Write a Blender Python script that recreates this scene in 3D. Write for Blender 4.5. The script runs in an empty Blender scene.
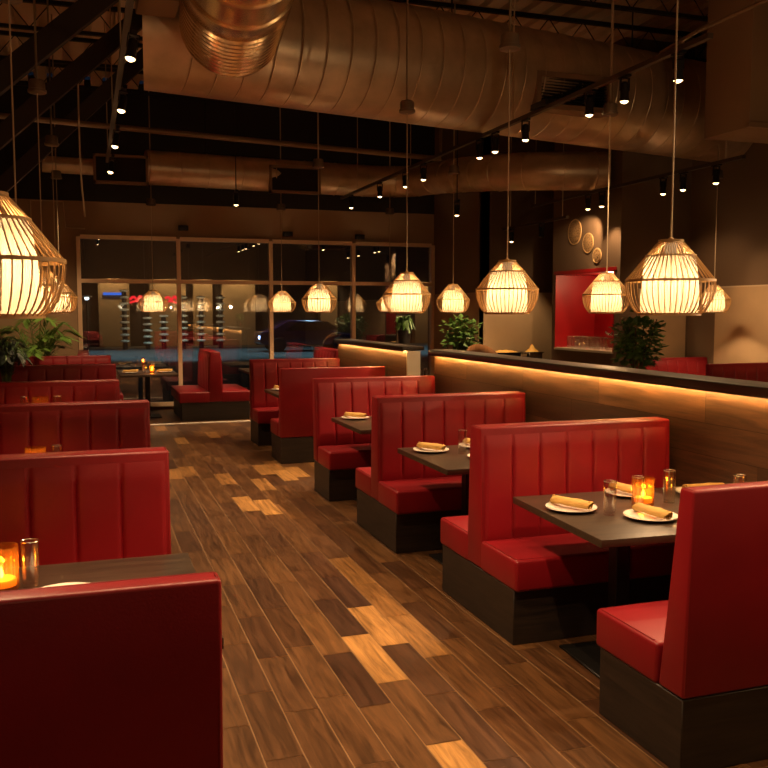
import bpy, bmesh, math, random
from mathutils import Vector, Matrix
PI = math.pi
R = math.radians
S = bpy.context.scene
COL = S.collection
rnd = random.Random(7)

# ------------------------------------------------------------------ materials
def new_mat(name):
    m = bpy.data.materials.new(name)
    m.use_nodes = True
    nt = m.node_tree
    nt.nodes.clear()
    out = nt.nodes.new('ShaderNodeOutputMaterial')
    return m, nt, nt.nodes, nt.links, out

def ramp(nd, cols, interp='LINEAR'):
    r = nd.new('ShaderNodeValToRGB')
    e = r.color_ramp.elements
    while len(e) > 2: e.remove(e[-1])
    r.color_ramp.interpolation = interp
    for i, (p, c) in enumerate(cols):
        if i < 2: el = e[i]; el.position = p
        else: el = e.new(p)
        el.color = (*c, 1)
    return r

def plain(name, col, rough=.5, metal=0, spec=.5, emit=None, estr=0, bump=0, bscale=60, vary=.0, coat=0):
    m, nt, nd, lk, out = new_mat(name)
    b = nd.new('ShaderNodeBsdfPrincipled')
    b.inputs['Base Color'].default_value = (*col, 1)
    b.inputs['Roughness'].default_value = rough
    b.inputs['Metallic'].default_value = metal
    b.inputs['Specular IOR Level'].default_value = spec
    b.inputs['Coat Weight'].default_value = coat
    if emit:
        b.inputs['Emission Color'].default_value = (*emit, 1)
        b.inputs['Emission Strength'].default_value = estr
    tc = nd.new('ShaderNodeTexCoord')
    if vary:
        n = nd.new('ShaderNodeTexNoise'); n.inputs['Scale'].default_value = 3.5; n.inputs['Detail'].default_value = 5
        lk.new(tc.outputs['Object'], n.inputs['Vector'])
        r = ramp(nd, [(.3, tuple(c * (1 - vary) for c in col)), (.7, tuple(min(1, c * (1 + vary)) for c in col))])
        lk.new(n.outputs['Fac'], r.inputs['Fac']); lk.new(r.outputs['Color'], b.inputs['Base Color'])
    if bump:
        n2 = nd.new('ShaderNodeTexNoise'); n2.inputs['Scale'].default_value = bscale; n2.inputs['Detail'].default_value = 3
        lk.new(tc.outputs['Object'], n2.inputs['Vector'])
        bp = nd.new('ShaderNodeBump'); bp.inputs['Strength'].default_value = bump; bp.inputs['Distance'].default_value = .01
        lk.new(n2.outputs['Fac'], bp.inputs['Height']); lk.new(bp.outputs['Normal'], b.inputs['Normal'])
    lk.new(b.outputs[0], out.inputs[0])
    return m

def wood(name, dark, light, scale=(2, 30, 30), rough=.45, seed=0.0, coat=0, bump=.15):
    m, nt, nd, lk, out = new_mat(name)
    tc = nd.new('ShaderNodeTexCoord')
    oi = nd.new('ShaderNodeObjectInfo')
    mul = nd.new('ShaderNodeVectorMath'); mul.operation = 'SCALE'; mul.inputs[0].default_value = (37, 19, 11)
    lk.new(oi.outputs['Random'], mul.inputs['Scale'])
    add = nd.new('ShaderNodeVectorMath'); add.operation = 'ADD'
    lk.new(tc.outputs['Object'], add.inputs[0]); lk.new(mul.outputs[0], add.inputs[1])
    mp = nd.new('ShaderNodeMapping'); mp.inputs['Scale'].default_value = scale
    lk.new(add.outputs[0], mp.inputs['Vector'])
    n = nd.new('ShaderNodeTexNoise'); n.inputs['Scale'].default_value = 1.0; n.inputs['Detail'].default_value = 8
    n.inputs['Roughness'].default_value = .62; n.inputs['Distortion'].default_value = .6
    lk.new(mp.outputs[0], n.inputs['Vector'])
    r = ramp(nd, [(.32, dark), (.68, light)])
    lk.new(n.outputs['Fac'], r.inputs['Fac'])
    b = nd.new('ShaderNodeBsdfPrincipled')
    b.inputs['Roughness'].default_value = rough; b.inputs['Coat Weight'].default_value = coat
    lk.new(r.outputs['Color'], b.inputs['Base Color'])
    bp = nd.new('ShaderNodeBump'); bp.inputs['Strength'].default_value = bump; bp.inputs['Distance'].default_value = .004
    lk.new(n.outputs['Fac'], bp.inputs['Height']); lk.new(bp.outputs['Normal'], b.inputs['Normal'])
    lk.new(b.outputs[0], out.inputs[0])
    return m

def plank_mat(name, ramp_cols, grain, rough, attr='tone'):
    """wood planks whose own tone comes from a per-face attribute"""
    m, nt, nd, lk, out = new_mat(name)
    at = nd.new('ShaderNodeAttribute'); at.attribute_name = attr
    sep = nd.new('ShaderNodeSeparateColor'); lk.new(at.outputs['Color'], sep.inputs[0])
    r = ramp(nd, ramp_cols); lk.new(sep.outputs[0], r.inputs['Fac'])
    tc = nd.new('ShaderNodeTexCoord')
    off = nd.new('ShaderNodeVectorMath'); off.operation = 'SCALE'; off.inputs[0].default_value = (53, 31, 17)
    lk.new(sep.outputs[1], off.inputs['Scale'])
    add = nd.new('ShaderNodeVectorMath'); add.operation = 'ADD'
    lk.new(tc.outputs['Object'], add.inputs[0]); lk.new(off.outputs[0], add.inputs[1])
    mp = nd.new('ShaderNodeMapping'); mp.inputs['Scale'].default_value = grain
    lk.new(add.outputs[0], mp.inputs['Vector'])
    n = nd.new('ShaderNodeTexNoise'); n.inputs['Scale'].default_value = 1; n.inputs['Detail'].default_value = 9
    n.inputs['Roughness'].default_value = .65; n.inputs['Distortion'].default_value = .8
    lk.new(mp.outputs[0], n.inputs['Vector'])
    g = ramp(nd, [(.30, (.30, .27, .25)), (.70, (1.45, 1.42, 1.38))]); lk.new(n.outputs['Fac'], g.inputs['Fac'])
    mx = nd.new('ShaderNodeMix'); mx.data_type = 'RGBA'; mx.blend_type = 'MULTIPLY'; mx.inputs[0].default_value = 1
    lk.new(r.outputs['Color'], mx.inputs[6]); lk.new(g.outputs['Color'], mx.inputs[7])
    b = nd.new('ShaderNodeBsdfPrincipled')
    lk.new(mx.outputs[2], b.inputs['Base Color'])
    rr = nd.new('ShaderNodeMapRange'); rr.inputs[3].default_value = rough - .08; rr.inputs[4].default_value = rough + .14
    lk.new(n.outputs['Fac'], rr.inputs[0]); lk.new(rr.outputs[0], b.inputs['Roughness'])
    bp = nd.new('ShaderNodeBump'); bp.inputs['Strength'].default_value = .25; bp.inputs['Distance'].default_value = .003
    lk.new(n.outputs['Fac'], bp.inputs['Height']); lk.new(bp.outputs['Normal'], b.inputs['Normal'])
    lk.new(b.outputs[0], out.inputs[0])
    return m

def thin_glass(name, tint=(1, 1, 1), ior=1.5, rough=0.0, extra=0.0, frost=0.0):
    m, nt, nd, lk, out = new_mat(name)
    t = nd.new('ShaderNodeBsdfTransparent'); t.inputs[0].default_value = (*tint, 1)
    g = nd.new('ShaderNodeBsdfGlossy'); g.inputs['Roughness'].default_value = rough
    f = nd.new('ShaderNodeLayerWeight')
    pw = nd.new('ShaderNodeMath'); pw.operation = 'POWER'; pw.inputs[1].default_value = 5
    lk.new(f.outputs['Facing'], pw.inputs[0])
    ad = nd.new('ShaderNodeMapRange'); ad.inputs[3].default_value = .04 + extra; ad.inputs[4].default_value = .85
    lk.new(pw.outputs[0], ad.inputs[0])
    mx = nd.new('ShaderNodeMixShader')
    fac = ad.outputs[0]
    src = t
    if frost:
        tl = nd.new('ShaderNodeBsdfTranslucent'); tl.inputs[0].default_value = (*tint, 1)
        src = nd.new('ShaderNodeMixShader'); src.inputs[0].default_value = frost
        lk.new(t.outputs[0], src.inputs[1]); lk.new(tl.outputs[0], src.inputs[2])
    lk.new(fac, mx.inputs[0]); lk.new(src.outputs[0], mx.inputs[1]); lk.new(g.outputs[0], mx.inputs[2])
    lk.new(mx.outputs[0], out.inputs[0])
    return m

def emis(name, col, st):
    m, nt, nd, lk, out = new_mat(name)
    e = nd.new('ShaderNodeEmission'); e.inputs[0].default_value = (*col, 1); e.inputs[1].default_value = st
    lk.new(e.outputs[0], out.inputs[0])
    return m

def paper_mat(name, col, estr):
    m, nt, nd, lk, out = new_mat(name)
    d = nd.new('ShaderNodeBsdfDiffuse'); d.inputs[0].default_value = (*col, 1)
    t = nd.new('ShaderNodeBsdfTranslucent'); t.inputs[0].default_value = (*col, 1)
    mx = nd.new('ShaderNodeMixShader'); mx.inputs[0].default_value = .55
    lk.new(d.outputs[0], mx.inputs[1]); lk.new(t.outputs[0], mx.inputs[2])
    e = nd.new('ShaderNodeEmission'); e.inputs[0].default_value = (1, .64, .32, 1); e.inputs[1].default_value = estr
    ad = nd.new('ShaderNodeAddShader'); lk.new(mx.outputs[0], ad.inputs[0]); lk.new(e.outputs[0], ad.inputs[1])
    lk.new(ad.outputs[0], out.inputs[0])
    return m

def woven_mat(name, c1, c2):
    m, nt, nd, lk, out = new_mat(name)
    tc = nd.new('ShaderNodeTexCoord')
    v = nd.new('ShaderNodeTexVoronoi'); v.inputs['Scale'].default_value = 34
    lk.new(tc.outputs['Object'], v.inputs['Vector'])
    r = ramp(nd, [(.1, c2), (.6, c1)]); lk.new(v.outputs['Distance'], r.inputs['Fac'])
    b = nd.new('ShaderNodeBsdfPrincipled'); b.inputs['Roughness'].default_value = .7
    lk.new(r.outputs['Color'], b.inputs['Base Color'])
    bp = nd.new('ShaderNodeBump'); bp.inputs['Strength'].default_value = .6; bp.inputs['Distance'].default_value = .01
    lk.new(v.outputs['Distance'], bp.inputs['Height']); lk.new(bp.outputs['Normal'], b.inputs['Normal'])
    lk.new(b.outputs[0], out.inputs[0])
    return m

LEATHER = plain('red_leather', (.205, .0048, .0095), rough=.42, spec=.4, bump=.06, bscale=160, vary=.10)
WELT = plain('red_welt', (.17, .004, .006), rough=.4)
BASEWOOD = wood('booth_base_wood', (.007, .0045, .003), (.026, .016, .010), scale=(3, 3, 42), rough=.5)
TABLEWOOD = wood('table_top_wood', (.022, .014, .010), (.060, .038, .024), scale=(2.5, 38, 38), rough=.33)
BLACKMETAL = plain('black_metal', (.010, .009, .009), rough=.42, metal=.4)
DARKSTEEL = plain('dark_steel', (.018, .016, .014), rough=.5, metal=.5)
GALV = plain('galvanised_duct', (.56, .42, .27), rough=.36, metal=.6, bump=.10, bscale=9, vary=.18)
SPIRAL = plain('spiral_duct_metal', (.85, .60, .32), rough=.24, metal=.9, bump=.04, bscale=14)
DUCTBOX = plain('duct_box_paint', (.26, .16, .085), rough=.5, metal=.3)
FRAME = plain('window_frame_metal', (.80, .58, .37), rough=.42, metal=.45)
WALLBROWN = plain('brown_wall_paint', (.33, .215, .120), rough=.8, bump=.12, bscale=90)
WALLDARK = plain('dark_brown_wall_paint', (.135, .080, .042), rough=.8, bump=.12, bscale=90)
WALLBLACK = plain('black_wall_paint', (.014, .011, .009), rough=.85, bump=.1)
BEIGE = plain('beige_wall_panel', (.44, .30, .165), rough=.6, bump=.10, bscale=60, vary=.05)
REDPAINT = plain('red_niche_paint', (.32, .004, .007), rough=.45, bump=.05)
DECK = plain('ceiling_deck_metal', (.72, .52, .33), rough=.6, metal=.15)
GLASSPANE = thin_glass('window_glass', (.88, .91, .91), 1.5, 0, .21)
TUMBLER = thin_glass('tumbler_glass', (.975, .97, .96), 1.5, .04, .10)
AMBER = thin_glass('amber_glass', (1.0, .62, .22), 1.5, .08, .04, .06)
REDGLASS = thin_glass('red_candle_glass', (1.0, .25, .08), 1.5, .08, .03, .35)
WAX = plain('candle_wax', (.75, .45, .18), rough=.6, emit=(1, .42, .10), estr=.35)
FLAME = emis('candle_flame', (1, .62, .22), 14)
PLATE = plain('white_porcelain', (.72, .66, .58), rough=.18, coat=.3)
NAPKIN = plain('tan_napkin_cloth', (.46, .27, .07), rough=.85, bump=.4, bscale=140, vary=.12)
BAMBOO = plain('bamboo', (.52, .32, .13), rough=.5, vary=.15)
PAPER = paper_mat('shade_paper', (.125, .098, .062), .09)
BULB = emis('warm_bulb', (1, .66, .30), 6)
CORD = plain('pale_cord', (.50, .38, .24), rough=.6)
JBOX = plain('junction_box_metal', (.22, .17, .12), rough=.42, metal=.7)
SPOTLENS = emis('spot_lens', (1, .62, .25), 4)
LED = emis('led_strip_light', (1, .52, .14), 58)
LEAF = plain('green_leaf', (.085, .18, .035), rough=.45, vary=.35)
PALMLEAF = plain('palm_leaf', (.15, .30, .05), rough=.42, vary=.3)
STEM = plain('plant_stem', (.09, .06, .03), rough=.7)
POT = plain('dark_plant_pot', (.025, .020, .017), rough=.5)
SOIL = plain('soil', (.02, .013, .008), rough=.95)
LEDGE = wood('dark_ledge_wood', (.012, .008, .006), (.034, .022, .014), scale=(30, 2, 30), rough=.35)
CHROME = plain('steel_chrome', (.55, .5, .44), rough=.2, metal=1)
FOOD = plain('yellow_food', (.70, .40, .08), rough=.6, bump=.6, bscale=50)
BUFFETWOOD = wood('sideboard_wood', (.05, .025, .012), (.13, .07, .03), scale=(2, 20, 20))
CHAIRWOOD = wood('chair_wood', (.20, .09, .035), (.40, .19, .075), scale=(8, 8, 2), rough=.35)
ASPHALT = plain('asphalt', (.05, .055, .06), rough=.7, bump=.3, bscale=20)
CARPAINT = plain('dark_violet_car_paint', (.05, .015, .05), rough=.2, metal=.3, coat=.8)
CARGLASS = plain('dark_car_glass', (.01, .012, .015), rough=.08)
TYRE = plain('tyre_rubber', (.012, .012, .012), rough=.8)
PALE = plain('pale_paint', (.62, .55, .42), rough=.6)
STRIPW = plain('white_floor_trim', (.75, .68, .58), rough=.4)
FLOORMAT = plank_mat('floor_planks', [(0, (0.0302, 0.0126, 0.0067)), (.2, (0.0538, 0.0218, 0.0092)), (.45, (0.0966, 0.0437, 0.0151)),
                                      (.7, (0.1386, 0.0655, 0.0218)), (.85, (.27, .135, .042)), (1, (.46, .25, .08))], (26, 2.2, 1), .36)
PANELMAT = plank_mat('partition_planks', [(0, (.030, .013, .006)), (.5, (.055, .025, .011)), (1, (.095, .044, .018))], (1, 2.0, 26), .45)
GROUT = plain('floor_grout', (.30, .18, .09), rough=.8)

# ------------------------------------------------------------------ mesh builder
class MB:
    def __init__(s): s.v = []; s.f = []; s.m = []; s.cur = 0
    def add(s, vs, fs, M=None):
        o = len(s.v)
        s.v += [tuple(M @ Vector(p)) if M else tuple(p) for p in vs]
        s.f += [tuple(i + o for i in f) for f in fs]; s.m += [s.cur] * len(fs)
        return s
    def box(s, x0, x1, y0, y1, z0, z1, M=None):
        vs = [(x, y, z) for z in (z0, z1) for y in (y0, y1) for x in (x0, x1)]
        return s.add(vs, [(0, 2, 3, 1), (4, 5, 7, 6), (0, 1, 5, 4), (1, 3, 7, 5), (3, 2, 6, 7), (2, 0, 4, 6)], M)
    def bm(s, b, M=None):
        b.verts.index_update()
        s.add([v.co[:] for v in b.verts], [[v.index for v in f.verts] for f in b.faces], M); b.free(); return s
    def rbox(s, x0, x1, y0, y1, z0, z1, r=.02, seg=3, M=None):
        b = bmesh.new(); bmesh.ops.create_cube(b, size=1)
        for v in b.verts:
            v.co = ((x0 + x1) / 2 + v.co.x * (x1 - x0), (y0 + y1) / 2 + v.co.y * (y1 - y0), (z0 + z1) / 2 + v.co.z * (z1 - z0))
        bmesh.ops.bevel(b, geom=b.edges[:], offset=r, segments=seg, profile=.5, affect='EDGES')
        return s.bm(b, M)
    def prism(s, prof, x0, x1, r=0, seg=3, M=None):
        """profile of (y, z) points extruded along x"""
        b = bmesh.new(); n = len(prof)
        A = [b.verts.new((x0, p[0], p[1])) for p in prof]; B = [b.verts.new((x1, p[0], p[1])) for p in prof]
        b.faces.new(A); b.faces.new(B[::-1])
        for i in range(n): b.faces.new((A[i], B[i], B[(i + 1) % n], A[(i + 1) % n]))
        bmesh.ops.recalc_face_normals(b, faces=b.faces[:])
        if r: bmesh.ops.bevel(b, geom=b.edges[:], offset=r, segments=seg, profile=.5, affect='EDGES')
        return s.bm(b, M)
    def lathe(s, prof, n=24, M=None, cap=False):
        vs = []; fs = []; k = len(prof)
        for i in range(n):
            a = 2 * PI * i / n
            for r, z in prof: vs.append((r * math.cos(a), r * math.sin(a), z))
        for i in range(n):
            j = (i + 1) % n
            for q in range(k - 1): fs.append((i * k + q, j * k + q, j * k + q + 1, i * k + q + 1))
        if cap:
            fs.append(tuple(i * k for i in range(n))[::-1]); fs.append(tuple(i * k + k - 1 for i in range(n)))
        return s.add(vs, fs, M)
    def cyl(s, p0, p1, r, n=12, r1=None):
        return s.tube([p0, p1], r, n, r_end=r1)
    def tube(s, pts, r, n=8, closed=False, r_end=None, cap=True):
        pts = [Vector(p) for p in pts]; k = len(pts); vs = []; fs = []; prev = None
        for i, p in enumerate(pts):
            if closed: t = pts[(i + 1) % k] - pts[i - 1]
            else: t = pts[min(i + 1, k - 1)] - pts[max(i - 1, 0)]
            t.normalize()
            if prev is None:
                u = t.cross(Vector((0, 0, 1)))
                if u.length < 1e-3: u = t.cross(Vector((1, 0, 0)))
            else: u = prev - t * prev.dot(t)
            u.normalize(); prev = u; w = t.cross(u)
            rr = r if not callable(r) else r(i / (k - 1))
            if r_end is not None: rr = r + (r_end - r) * i / (k - 1)
            for q in range(n):
                a = 2 * PI * q / n
                vs.append(p + u * (rr * math.cos(a)) + w * (rr * math.sin(a)))
        for i in range(k if closed else k - 1):
            j = (i + 1) % k
            for q in range(n): fs.append((i * n + q, i * n + (q + 1) % n, j * n + (q + 1) % n, j * n + q))
        if not closed and cap: fs.append(tuple(range(n))[::-1]); fs.append(tuple((k - 1) * n + q for q in range(n)))
        return s.add(vs, fs)
    def grid(s, fn, nu, nv, M=None):
        vs = [fn(i / nu, j / nv) for j in range(nv + 1) for i in range(nu + 1)]
        fs = [(j * (nu + 1) + i, j * (nu + 1) + i + 1, (j + 1) * (nu + 1) + i + 1, (j + 1) * (nu + 1) + i) for j in range(nv) for i in range(nu)]
        return s.add(vs, fs, M)
    def ball(s, c, r, n=12, sz=1.0):
        prof = [(max(1e-4, r * math.sin(PI * i / 8)), -r * sz * math.cos(PI * i / 8)) for i in range(9)]
        return s.lathe(prof, n, Matrix.Translation(c))
    def build(s, name, mat, parent=None, loc=None, smooth=40, mats=None):
        me = bpy.data.meshes.new(name); me.from_pydata(s.v, [], s.f); me.validate()
        for m in (mats or [mat]): me.materials.append(m)
        if mats: me.polygons.foreach_set('material_index', s.m)
        if smooth:
            me.shade_smooth(); me.set_sharp_from_angle(angle=R(smooth))
        me.update()
        o = bpy.data.objects.new(name, me); COL.objects.link(o)
        if parent: o.parent = parent
        if loc: o.location = loc
        return o

def fix(o):
    b = bmesh.new(); b.from_mesh(o.data); bmesh.ops.recalc_face_normals(b, faces=b.faces[:]); b.to_mesh(o.data); b.free(); return o

def tag(o, label, cat, group=None, kind=None):
    if label: o['label'] = label
    if cat: o['category'] = cat
    if group: o['group'] = group
    if kind: o['kind'] = kind
    return o
def thing(name, label, cat, loc=(0, 0, 0), rz=0, group=None):
    o = bpy.data.objects.new(name, None); COL.objects.link(o); o.empty_display_size = .1
    o.location = loc; o.rotation_euler = (0, 0, rz)
    return tag(o, label, cat, group)
def struct(name, mb, mat, label=None, parent=None, smooth=0, mats=None):
    o = mb.build(name, mat, parent, smooth=smooth, mats=mats); o['kind'] = 'structure'
    if label: o['label'] = label
    return o
def copy_tree(o, parent=None):
    c = o.copy(); COL.objects.link(c)
    if parent: c.parent = parent
    for ch in list(o.children): copy_tree(ch, c)
    return c
def dup(root, loc, rz=0, label=None, group=None):
    c = copy_tree(root); c.location = loc; c.rotation_euler = (0, 0, rz)
    if label: c['label'] = label
    if group: c['group'] = group
    return c
def point(name, loc, power, col=(1, .65, .34), rad=.03):
    l = bpy.data.lights.new(name, 'POINT'); l.energy = power; l.color = col; l.shadow_soft_size = rad
    o = bpy.data.objects.new(name, l); COL.objects.link(o); o.location = loc; return o
def spot(name, loc, target, power, ang=55, col=(1, .63, .32), blend=.6, rad=.03):
    l = bpy.data.lights.new(name, 'SPOT'); l.energy = power; l.color = col; l.shadow_soft_size = rad
    l.spot_size = R(ang); l.spot_blend = blend
    o = bpy.data.objects.new(name, l); COL.objects.link(o); o.location = loc
    o.rotation_euler = (Vector(target) - Vector(loc)).to_track_quat('-Z', 'Y').to_euler(); return o
def area(name, loc, target, sx, sy, power, col):
    l = bpy.data.lights.new(name, 'AREA'); l.shape = 'RECTANGLE'; l.size = sx; l.size_y = sy; l.energy = power; l.color = col
    o = bpy.data.objects.new(name, l); COL.objects.link(o); o.location = loc
    o.rotation_euler = (Vector(target) - Vector(loc)).to_track_quat('-Z', 'Y').to_euler(); return o

P_LAMP, P_SPOT = 14, 75

# ------------------------------------------------------------------ camera
cam = bpy.data.cameras.new('camera'); co = bpy.data.objects.new('camera', cam); COL.objects.link(co)
F = 880.0
pitch = math.atan(73 / F); yaw = math.atan(298 / F * math.cos(pitch))
cam.sensor_width = 36; cam.sensor_fit = 'HORIZONTAL'; cam.lens = F / 768 * 36; cam.clip_end = 200; cam.clip_start = .05
co.location = (0, 0, 1.8); co.rotation_euler = (PI / 2 - pitch, 0, -yaw)
S.camera = co

# ------------------------------------------------------------------ setting
XL, XR, YF, YB, ZC = -1.62, 8.6, -2.6, 16.5, 5.7


def build_floor():
    mb = MB(); tones = []
    r = random.Random(11)
    W, L = .165, .645
    light = {}
    # planks that are honey coloured in the place: (row index from x=1.29, y of a point on it) -> tone
    want = [(0, 4.2, .93), (1, 4.7, .92), (2, 4.5, .86), (2, 5.1, .80), (2, 5.75, .84), (0, 2.95, .97),
            (0, 8.1, .93), (1, 7.9, .95), (2, 8.9, .88), (3, 9.6, .9), (4, 9.6, .97), (5, 9.6, .93), (4, 10.2, .85),
            (0, 4.85, .12), (1, 5.4, .10), (0, 9.6, .84), (-4, 10.3, .9), (-3, 10.1, .86), (-5, 12.3, .88), (-1, 12.4, .9), (2, 12.9, .85),
            (-6, 8.6, .8), (-2, 13.6, .85)]
    k0 = int((XL - 1.29) / W) - 1; k1 = int((XR - 1.29) / W) + 1
    g = .0026
    for k in range(k0, k1 + 1):
        x0 = max(XL, 1.29 + k * W); x1 = min(XR, 1.29 + (k + 1) * W)
        if x1 - x0 < .01: continue
        ph = {0: 3.28, 1: 4.37, 2: 4.15}.get(k, r.uniform(0, L))
        n0 = int((YF - ph) / L) - 1
        y = ph + n0 * L
        while y < YB:
            ya, yb = max(YF, y), min(YB, y + L)
            if yb - ya > .02:
                t = min(.72, max(.0, r.gauss(.42, .12)))
                if r.random() < .025: t = r.uniform(.76, .86)
                for (kk, yy, tt) in want:
                    if kk == k and ya <= yy < yb: t = tt
                mb.add([(x0 + g, ya + g, 0), (x1 - g, ya + g, 0), (x1 - g, yb - g, 0), (x0 + g, yb - g, 0)], [(0, 1, 2, 3)])
                tones.append((t, r.random()))
            y += L
    mb.cur = 1
    mb.add([(XL, YF, -.0025), (XR, YF, -.0025), (XR, YB, -.0025), (XL, YB, -.0025)], [(0, 1, 2, 3)]); tones.append((0, 0))
    o = mb.build('floor', None, smooth=0, mats=[FLOORMAT, GROUT])
    a = o.data.attributes.new('tone', 'FLOAT_COLOR', 'FACE')
    for i, (t, q) in enumerate(tones): a.data[i].color = (t, q, 0, 1)
    tag(o, 'dark wood plank floor with scattered honey planks and pale joints', None, kind='structure')
build_floor()

# ceiling: fluted steel deck, flutes running along y
mb = MB(); per = .30; x = XL; prof = []
while x < XR:
    prof += [(x, ZC), (x + .19, ZC), (x + .195, ZC + .16), (x + .295, ZC + .16)]; x += per
prof.append((XR, ZC))
vs = [(px, y, pz) for y in (YF, YB) for px, pz in prof]; n = len(prof)
mb.add(vs, [(i, i + 1, n + i + 1, n + i) for i in range(n - 1)])
mb.box(XL, XR, YF, YB, ZC + .17, ZC + .3)
struct('ceiling', mb, DECK, 'fluted metal roof deck over the dining room')

# walls
struct('wall_left', MB().box(XL - .15, XL, YF, YB, 0, ZC + .1), WALLBROWN)
struct('wall_front', MB().box(XL, XR, YF - .15, YF, 0, ZC + .1), WALLBROWN)
struct('wall_right', MB().box(XR, XR + .15, YF, YB, 0, ZC + .1), WALLDARK)
WX0, WX1, WZ0, WZ1, MZ = -.10, 6.58, .10, 3.10, 2.33
b = MB()
b.box(XL, WX0, YB, YB + .2, 0, 3.72); b.box(WX1, XR, YB, YB + .2, 0, 3.72)
b.box(WX0, WX1, YB, YB + .2, 0, WZ0); b.box(WX0, WX1, YB, YB + .2, WZ1, 3.72)
struct('wall_back', b, WALLBROWN, 'brown back wall around the tall window')
struct('wall_back_upper', MB().box(XL, XR, YB - .02, YB + .2, 3.72, ZC + .1), WALLBLACK)
# window
win = thing('window_1', 'tall eight-pane window onto the dark street', None); del win['label']; win['kind'] = 'structure'
win['label'] = 'wide window of tall and short panes onto the dark street'
fr = MB(); fw = .035
ms = [WX0, 1.615, 3.31, 4.93, WX1]
for xm in ms: fr.box(xm - fw, xm + fw, YB - .07, YB + .05, WZ0, WZ1)
for i in range(4):
    for z in (WZ0, MZ, WZ1): fr.box(ms[i] + fw, ms[i + 1] - fw, YB - .07, YB + .05, z - fw, z + fw)
fr.build('window_frame', FRAME, win, smooth=0)
for i in range(4):
    for (z0, z1) in ((WZ0 + fw, MZ - fw), (MZ + fw, WZ1 - fw)):
        MB().box(ms[i] + fw, ms[i + 1] - fw, YB - .006, YB, z0, z1).build('pane', GLASSPANE, win, smooth=0)
# return wall and set-back wall right of the window
struct('wall_return', MB().box(6.62, 6.75, 14.2, YB, 0, ZC), WALLDARK)
struct('wall_set_back', MB().box(6.62, XR, 14.2, 14.32, 0, ZC), WALLDARK)
struct('trim_1', MB().box(6.606, 6.62, 14.32, YB, 0, 2.13), BEIGE, 'beige lower panel on the short return wall')
struct('trim_2', MB().box(6.64, XR, 14.18, 14.2, 0, 2.13), BEIGE, 'beige lower panel behind the buffet')
# alcove block
BX, BY0, BY1 = 7.4, 11.15, 13.12
NY0, NY1, NZ0, NZ1 = 11.28, 13.0, 1.20, 2.40
b = MB()
b.box(BX, XR, BY0, BY1, 0, NZ0 - .04); b.box(BX, XR, BY0, BY1, NZ1, ZC)
b.box(BX, XR, BY0, NY0, NZ0 - .04, NZ1); b.box(BX, XR, NY1, BY1, NZ0 - .04, NZ1); b.box(BX + .75, XR, NY0, NY1, NZ0 - .04, NZ1)
struct('wall_alcove', b, WALLDARK, 'brown block of wall holding the red alcove')
b = MB(); t = .012
b.box(BX - .012, BX + .75, NY0, NY0 + t, NZ0, NZ1); b.box(BX - .012, BX + .75, NY1 - t, NY1, NZ0, NZ1)
b.box(BX - .012, BX + .75, NY0, NY1, NZ1 - t, NZ1); b.box(BX + .75 - t, BX + .75, NY0, NY1, NZ0, NZ1)
b.box(BX - .014, BX, NY0 - .05, NY1 + .05, NZ1, NZ1 + .05)
struct('trim_3', b, REDPAINT, 'red lining of the alcove')
struct('trim_4', MB().box(7.72, XR - .05, BY0 - .02, BY0, 0, 2.13), BEIGE, 'beige panel on the alcove end wall')
struct('trim_5', MB().box(XR - .02, XR, YF, 10.52, 0, 2.13), BEIGE, 'long beige lower panel on the right wall')
struct('trim_6', MB().box(XR - .028, XR, YF, 10.52, 2.13, 2.15), plain('panel_cap', (.55, .42, .27), rough=.5))
struct('trim_7', MB().box(XL, WX0 - .05, YB - .02, YB, 0, 2.13), BEIGE, 'beige lower panel left of the window')
struct('trim_8', MB().box(.36, 2.62, 14.22, 14.30, 0, .012), STRIPW, 'white strip on the floor before the window tables')
for nm, a in (('baseboard_left', (XL, XL + .02, YF, YB, 0, .1)), ('baseboard_right', (XR - .035, XR - .02, YF, 10.52, 0, .1))):
    struct(nm, MB().box(*a), WALLBLACK)

# ------------------------------------------------------------------ partitions with LED ledge
def partition(y0, y1, label, cap):
    t = thing('partition_wall', label, 'partition', (3.45, y0, 0))
    L = y1 - y0
    r = random.Random(int(y0 * 10)); mb = MB(); tones = []; h = .19; z = 0.0; g = .0012
    while z < 1.345:
        z1 = min(1.345, z + h); y = -r.uniform(0, .9)
        while y < L:
            l = 1.15; ya, yb = max(0, y), min(L, y + l)
            if yb - ya > .02:
                for xx, s in ((0, 1), (.14, -1)):
                    q = [(xx, ya + g, z + g), (xx, yb - g, z + g), (xx, yb - g, z1 - g), (xx, ya + g, z1 - g)]
                    mb.add(q[::-1] if s > 0 else q, [(0, 1, 2, 3)]); tones.append((min(1, max(0, r.gauss(.45, .25))), r.random()))
            y += l
        z = z1
    mb.cur = 1; n0 = len(mb.f); mb.box(.002, .138, .001, L - .001, 0, 1.345); tones += [(0, 0)] * (len(mb.f) - n0)
    o = mb.build('wood_panel', None, t, smooth=0, mats=[PANELMAT, WALLBLACK])
    a = o.data.attributes.new('tone', 'FLOAT_COLOR', 'FACE')
    for i, (q, w) in enumerate(tones): a.data[i].color = (q, w, 0, 1)
    le = MB(); le.rbox(-.06, .20, -.02, L + .02, 1.352, 1.398, .006, 2); le.box(-.058, -.048, -.018, L + .018, 1.336, 1.354)
    le.build('ledge', LEDGE, t)['label'] = 'dark wooden ledge'
    MB().box(-.0475, -.041, .03, L - .03, 1.338, 1.351).build('led_strip', LED, t, smooth=0)['label'] = 'glowing warm light strip under the ledge'
    if cap: MB().box(-.01, .15, -.03, -.001, 0, 1.345).build('end_cap', PALE, t, smooth=0)['label'] = 'pale end post'
    return t
partition(.9, 8.58, 'long wood half wall beside the booths with glowing light strip under its ledge', False)
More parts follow.
